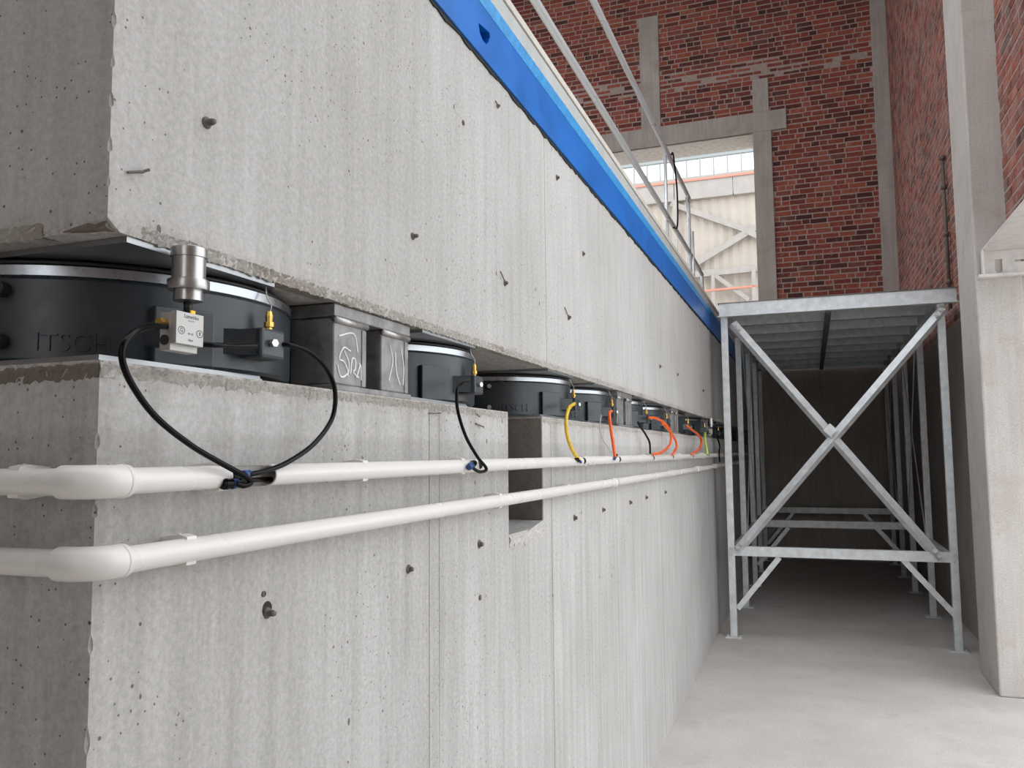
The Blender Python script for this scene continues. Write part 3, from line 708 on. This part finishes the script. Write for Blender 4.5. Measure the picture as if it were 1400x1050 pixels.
up = thing('conduit_pipe', 'upper white plastic conduit pipe along the block, cut open at the black hoses', 'pipe', (XP, Y0, zp1), 'white conduit pipes along the block')
bm = NB(); hollow(bm, (XP, Y0, zp1), (XP, g0, zp1), RP, RP-.0022); o = obj('tube', bm, 'pvc', up, True, world=True); smooth_by_angle(o)
bm = NB(); hollow(bm, (XP, g1, zp1), (XP, 11.5, zp1), RP, RP-.0022); o = obj('tube', bm, 'pvc', up, True, world=True); smooth_by_angle(o)
# half shell left in the cut-out
bm = NB(); A = []; 
for k in range(10):
    a = math.radians(115+k*150/9); A.append((XP+RP*math.cos(a), zp1+RP*math.sin(a)))
va = [bm.verts.new((x, g0-.004, z)) for x, z in A]; vb_ = [bm.verts.new((x, g1+.004, z)) for x, z in A]
for i in range(9): bm.faces.new((va[i], va[i+1], vb_[i+1], vb_[i]))
bmesh.ops.solidify(bm, geom=bm.faces[:], thickness=.002); fixn(bm); obj('cut_shell', bm, 'pvc', up, True, world=True)
bm = NB(); hollow(bm, (-2.6, Y0-XP, zp1), (XP-.04, Y0-XP, zp1), RP, RP-.0022); o = obj('tube', bm, 'pvc', up, True, world=True); smooth_by_angle(o)
elbow(zp1, up)
lo = thing('conduit_pipe', 'lower white plastic conduit pipe along the block, unbroken', 'pipe', (XP, Y0, zp2), 'white conduit pipes along the block')
bm = NB(); hollow(bm, (XP, Y0, zp2), (XP, 11.5, zp2), RP, RP-.0022); o = obj('tube', bm, 'pvc', lo, True, world=True); smooth_by_angle(o)
bm = NB(); hollow(bm, (-2.6, Y0-XP, zp2), (XP-.04, Y0-XP, zp2), RP, RP-.0022); o = obj('tube', bm, 'pvc', lo, True, world=True); smooth_by_angle(o)
elbow(zp2, lo)
for y in (.955, 1.35, 1.81, 2.95, 4.1, 5.3, 6.5, 7.7): clip(y, zp1, up)
for y in (.895, 2.06, 2.72, 3.9, 5.0, 6.3, 7.4): clip(y, zp2, lo)
clip(-.085, zp1, up, True); clip(-.6, zp1, up, True); clip(-.5, zp2, lo, True)
for y in (3.42, 6.1):
    bm = NB(); lathe(bm, [(RP, -.03), (RP+.0035, -.03), (RP+.0035, .03), (RP, .03)], 28, cap=False)
    for v in bm.verts: v.co = Vector((XP+v.co.x, y+v.co.z, zp2+v.co.y))
    fixn(bm); obj('coupling', bm, 'pvc', lo, True, world=True)

# ------------------------------------------------------------------ hoses
def hose(pts, m, r, label, conn=None, hole=None, seg=10):
    path = [Wp(px, py, x) for px, py, x in pts]; t = thing('air_hose', label, 'hose', path[-1], 'air hoses from the springs to the conduit')
    bm = NB(); tube(bm, catmull(path, 8), r, seg); obj('tube', bm, m, t, True, world=True)
    if conn:
        for (a, b, k) in conn:
            a = Wp(*a); b = Wp(*b); d = (b-a)
            bm = NB(); cyl(bm, a, a+d*.62, r*k, 14); cyl(bm, a+d*.1, a+d*.3, r*k*1.12, 14); c_ = obj('push_connector', bm, 'hose_black', t, world=True)
            bm = NB(); cyl(bm, a+d*.60, b, r*k*1.1, 14, r*k*.9); obj('blue_collet', bm, 'bluering', c_, True, world=True)
    if hole:
        p = Wp(hole[0], hole[1], XP); bm = NB(); q = Vector((XP, p.y, zp1)); rr = hole[2]
        ring = []
        # black disc for the hose hole, its dark inside painted on the pipe front
        for rad in (.0, .55, 1.0):
            ring.append([])
            for k in range(16):
                a = 2*math.pi*k/16; dz = rr*rad*math.sin(a)+.003; 
                ring[-1].append(bm.verts.new((XP+math.sqrt(max(1e-6, (RP+.0006)**2-dz*dz)), p.y+rr*rad*math.cos(a), zp1+dz)))
        for A, B in zip(ring[1:], ring[2:]):
            for k in range(16): bm.faces.new((A[k], A[(k+1) % 16], B[(k+1) % 16], B[k]))
        bm.faces.new(ring[1]); bmesh.ops.delete(bm, geom=ring[0], context='VERTS'); bmesh.ops.solidify(bm, geom=bm.faces[:], thickness=-.0008); fixn(bm)
        obj('hole_disc', bm, 'matt_black', t, world=True)
    return t
hose([(229, 447, .02), (215, 446, .035), (190, 451, .045), (171, 468, .05), (167, 491, .05), (180, 525, .05), (213, 570, .052), (260, 608, .056), (300, 632, .06), (333, 650, .066), (343, 659, .066), (334, 664, .064), (322, 661, .06)], 'hose_black', .0042,
     'black hose looping left from the silver valve down to the cut conduit', conn=[((304, 662, .05), (325, 661, .056), 1.75)])
hose([(383, 471, .018), (398, 472, .03), (424, 482, .04), (447, 505, .045), (458, 535, .048), (454, 572, .05), (430, 606, .052), (395, 631, .056), (366, 643, .056), (345, 648, .054), (335, 650, .05)], 'hose_black', .0042,
     'black hose curving right from the corner spring block down to the cut conduit', conn=[((318, 655, .045), (341, 648, .05), 1.75)])
hose([(275, 471, .018), (300, 472, .03), (330, 473, .028), (352, 473, .03)], 'hose_black', .0040, 'short straight black hose between the silver valve and the corner spring block')
hose([(370, 655, .03), (350, 656, .034), (330, 657, .036)], 'hose_black', .004, 'short black hose end lying inside the cut conduit')
hose([(641, 521, .03), (631, 524, .036), (625, 536, .04), (626, 562, .044), (637, 597, .05), (653, 625, .058), (665, 641, .066), (655, 645, .066), (643, 637, .062)], 'hose_black', .0042, 'black hose dropping from the second spring to the conduit',
     conn=[((648, 633, .050), (641, 639, .062), 1.9)], hole=(649, 636, .011))
hose([(785, 552, .03), (778, 558, .036), (774, 575, .04), (776, 598, .045), (784, 618, .052), (791, 628, .058)], 'hose_yellow', .0065, 'bright yellow hose dropping to the conduit', conn=[((788, 626, .056), (794, 632, .060), .85)], hole=(794, 627, .014))
hose([(836, 562, .03), (833, 566, .04), (835, 585, .044), (838, 605, .05), (841, 626, .057)], 'hose_orange', .0068, 'straight orange hose dropping to the conduit', conn=[((843, 622, .054), (840, 628, .06), .8)], hole=(843, 624, .015))
hose([(872, 577, .03), (875, 583, .036), (882, 593, .042), (888, 605, .048), (889, 620, .057)], 'hose_black', .0052, 'thin black hose dropping from the fifth spring to the conduit', hole=(890, 622, .014))
hose([(887, 571, .03), (897, 572, .04), (909, 579, .05), (917, 592, .055), (916, 607, .058), (905, 618, .062), (893, 621, .06)], 'hose_orange', .007, 'orange hose curving back left to the thin black hose')
hose([(905, 578, .045), (915, 589, .052), (923, 601, .056), (925, 611, .06), (919, 622, .06)], 'hose_orange', .007, 'orange hose bowing right beside the other curved orange hose', hole=(917, 622, .015))
hose([(939, 582, .03), (945, 587, .04), (953, 593, .05), (959, 602, .055), (956, 613, .058), (946, 621, .06)], 'hose_orange', .0085, 'single bowed orange hose nearer the walkway leg', hole=(945, 621, .017))
hose([(964, 592, .03), (964, 603, .04), (966, 612, .05), (967, 621, .058)], 'hose_lime', .010, 'short lime green hose dropping to the conduit', hole=(967, 620, .018))
hose([(975, 594, .03), (981, 600, .04), (984, 610, .05), (983, 618, .056), (984, 632, .06)], 'hose_black', .007, 'thin black hose reaching the lower conduit near the walkway leg')
hose([(985, 590, .03), (994, 592, .05), (999, 601, .06), (998, 612, .06), (993, 619, .06)], 'hose_black', .006, 'thin black hose bowing behind the front left walkway leg')
hose([(822, 567, .02), (820, 585, .03), (824, 600, .035), (832, 613, .04), (836, 620, .045)], 'hose_clear', .0022, 'very thin grey tube left of the straight orange hose')

# ------------------------------------------------------------------ galvanised walkway
YS = [7.45, 8.9, 10.35, 11.55, 12.75]; XL, XRt = .14, 1.868; ZD = 2.92
ww = thing('steel_walkway', 'galvanised steel walkway frame with crossed braces between the block and right wall', 'walkway', (1.0, 7.45, 0))
def bar(nm, a, b, prof, side, m='galv', parent=None):
    bm = NB(); extrude_profile(bm, a, b, prof, side=side); fixn(bm); return obj(nm, bm, m, parent or ww, world=True)
def rectp(w, d): return [(-w/2, -d/2), (w/2, -d/2), (w/2, d/2), (-w/2, d/2)]
def Lp(w, t=.005): return [(0, 0), (w, 0), (w, t), (t, t), (t, w), (0, w)]
def Cp(h, w, t=.006): return [(-h/2, 0), (h/2, 0), (h/2, w), (h/2-t, w), (h/2-t, t), (-h/2+t, t), (-h/2+t, w), (-h/2, w)]
def bolt(p, d, parent, r=.014):
    p = Vector(p); d = Vector(d); bm = NB(); cyl(bm, p, p+d*.006, r*1.5, 12); cyl(bm, p+d*.006, p+d*.018, r, 6); obj('bolt', bm, 'zinc', parent, world=True)
lw = .058
for i, y in enumerate(YS):
    for x in (XL, XRt):
        bm = NB(); box(bm, x-lw/2, x+lw/2, y-lw/2, y+lw/2, .012, ZD-.12, .004); lg = obj('leg', bm, 'galv', ww, world=True)
        bm = NB(); box(bm, x-.07, x+.07, y-.06, y+.06, 0, .014, .002); obj('foot_plate', bm, 'galv', lg, world=True)
        if i == 0:
            for dx in (-.05, .05): bolt((x+dx, y-.04, .014), (0, 0, 1), lg, .009)
# front and rear deck channels, side stringers, joists, centre stringer, deck sheet
zc = ZD-.06
bar('front_channel', (XL-.04, 7.415, zc), (XRt+.12, 7.415, zc), [(a, b) for a, b in Cp(.115, .05)], (0, 0, 1))
for x in (XL, XRt): 
    bm = NB(); box(bm, x-.03, x+.03, 7.47, YS[-1]+.05, ZD-.12, ZD-.012, .003); obj('side_stringer', bm, 'galv', ww, world=True)
jy = [8.05+.66*k for k in range(8)]
for y in jy: bar('joist', (XL+.03, y, ZD-.068), (XRt-.03, y, ZD-.068), Cp(.088, .05), (0, 0, 1))
bm = NB(); box(bm, .985, 1.035, 7.47, YS[-1], ZD-.135, ZD-.112, .002); obj('centre_stringer', bm, 'shade_dark_steel', ww, world=True)
bm = NB(); box(bm, XL-.05, XRt+.13, 7.41, YS[-1]+.1, ZD-.004, ZD+.004); obj('deck_sheet', bm, 'shade_dark_steel', ww, world=True)
bm = NB(); box(bm, XL-.05, XRt+.12, 7.36, 7.43, ZD-.128, ZD-.120, .001); obj('front_lip', bm, 'galv', ww, world=True)
# cross beams and knee braces
for k, y in enumerate((7.45, 10.35, 12.75)):
    yy = y-.032
    bar('cross_beam', (XL-.02, yy, .742), (XRt+.02, yy, .742), Cp(.082, .05), (0, 0, 1))
    a = .32 
    bar('knee_brace', (XL+.02, yy+.02, .26), (XL+.38, yy+.02, .71), Lp(.045), (0, 1, 0)); bar('knee_brace', (XRt-.02, yy+.02, .26), (XRt-.40, yy+.02, .71), Lp(.045), (0, 1, 0))
# the crossed braces in front
yb = 7.395
tl, br_ = P(1003, 440, 1, yb), P(1288, 764, 1, yb); tr_, bl = P(1289, 420, 1, yb), P(1006, 752, 1, yb)
def brace(a, b, nm='cross_brace', w=.06, side=(0, 0, 1)):
    a = Vector(a); b = Vector(b); d = (b-a).normalized(); n = Vector((0, -1, 0)); s = n.cross(d).normalized()
    if s.z < 0: s = -s
    bm = NB(); 
    # steel angle, its corner along the lower edge, rolled a little so both flanges show
    k1, k2 = math.cos(.55), math.sin(.55); sv = s; bv = Vector((0, 1, 0))
    for (u0, u1, v0, v1) in ((-w/2, w/2, 0, .006), (-w/2, -w/2+.006, .006, w)):
        q = [a+sv*(k1*u-k2*v)+bv*(k2*(u+w/2)+k1*v) for u, v in ((u0, v0), (u1, v0), (u1, v1), (u0, v1))]; A = [bm.verts.new(p) for p in q]; B = [bm.verts.new(p+(b-a)) for p in q]
        for i in range(4): bm.faces.new((A[i], A[(i+1) % 4], B[(i+1) % 4], B[i]))
        bm.faces.new(A); bm.faces.new(B)
    fixn(bm); return obj(nm, bm, 'galv', ww, world=True)
b1 = brace(tl, br_); b2 = brace(tr_+Vector((0, -.008, 0)), bl+Vector((0, -.008, 0)))
ctr = (tl+br_)/2; cen = P(1135, 588, 1, yb)
bm = NB(); box(bm, cen.x-.04, cen.x+.04, yb-.016, yb-.009, cen.z-.04, cen.z+.04); bmesh.ops.rotate(bm, verts=bm.verts, cent=cen, matrix=Matrix.Rotation(math.radians(45), 3, 'Y')); gp = obj('gusset', bm, 'galv', ww, world=True)
bolt((cen.x, yb-.016, cen.z), (0, -1, 0), gp, .016)
for q in (tl, tr_, bl, br_): 
    d = (cen-q).normalized(); bolt((q.x+d.x*.03, yb-.010, q.z+d.z*.03), (0, -1, 0), ww, .012); bolt((q.x+d.x*.08, yb-.010, q.z+d.z*.08), (0, -1, 0), ww, .012)
for x in (XL, XRt):
    for z in (.71, .76): bolt((x, 7.42, z), (0, -1, 0), ww, .010)
# side bracing
for x, sg in ((XL, 1), (XRt, -1)):
    for (ya, yb2) in ((YS[1], YS[2]), (YS[3], YS[4])):
        for za, zb2 in ((.75, 2.75), (2.75, .75)):
            bar('side_brace', (x+sg*.035, ya, za), (x+sg*.035, yb2, zb2), [(0, 0), (.006, 0), (.006, .05), (0, .05)], (1, 0, 0))
    bm = NB(); box(bm, x-.02, x+.02, YS[0], YS[-1], .70, .75, .002); obj('side_rail', bm, 'galv', ww, world=True)
bpy.context.view_layer.update()
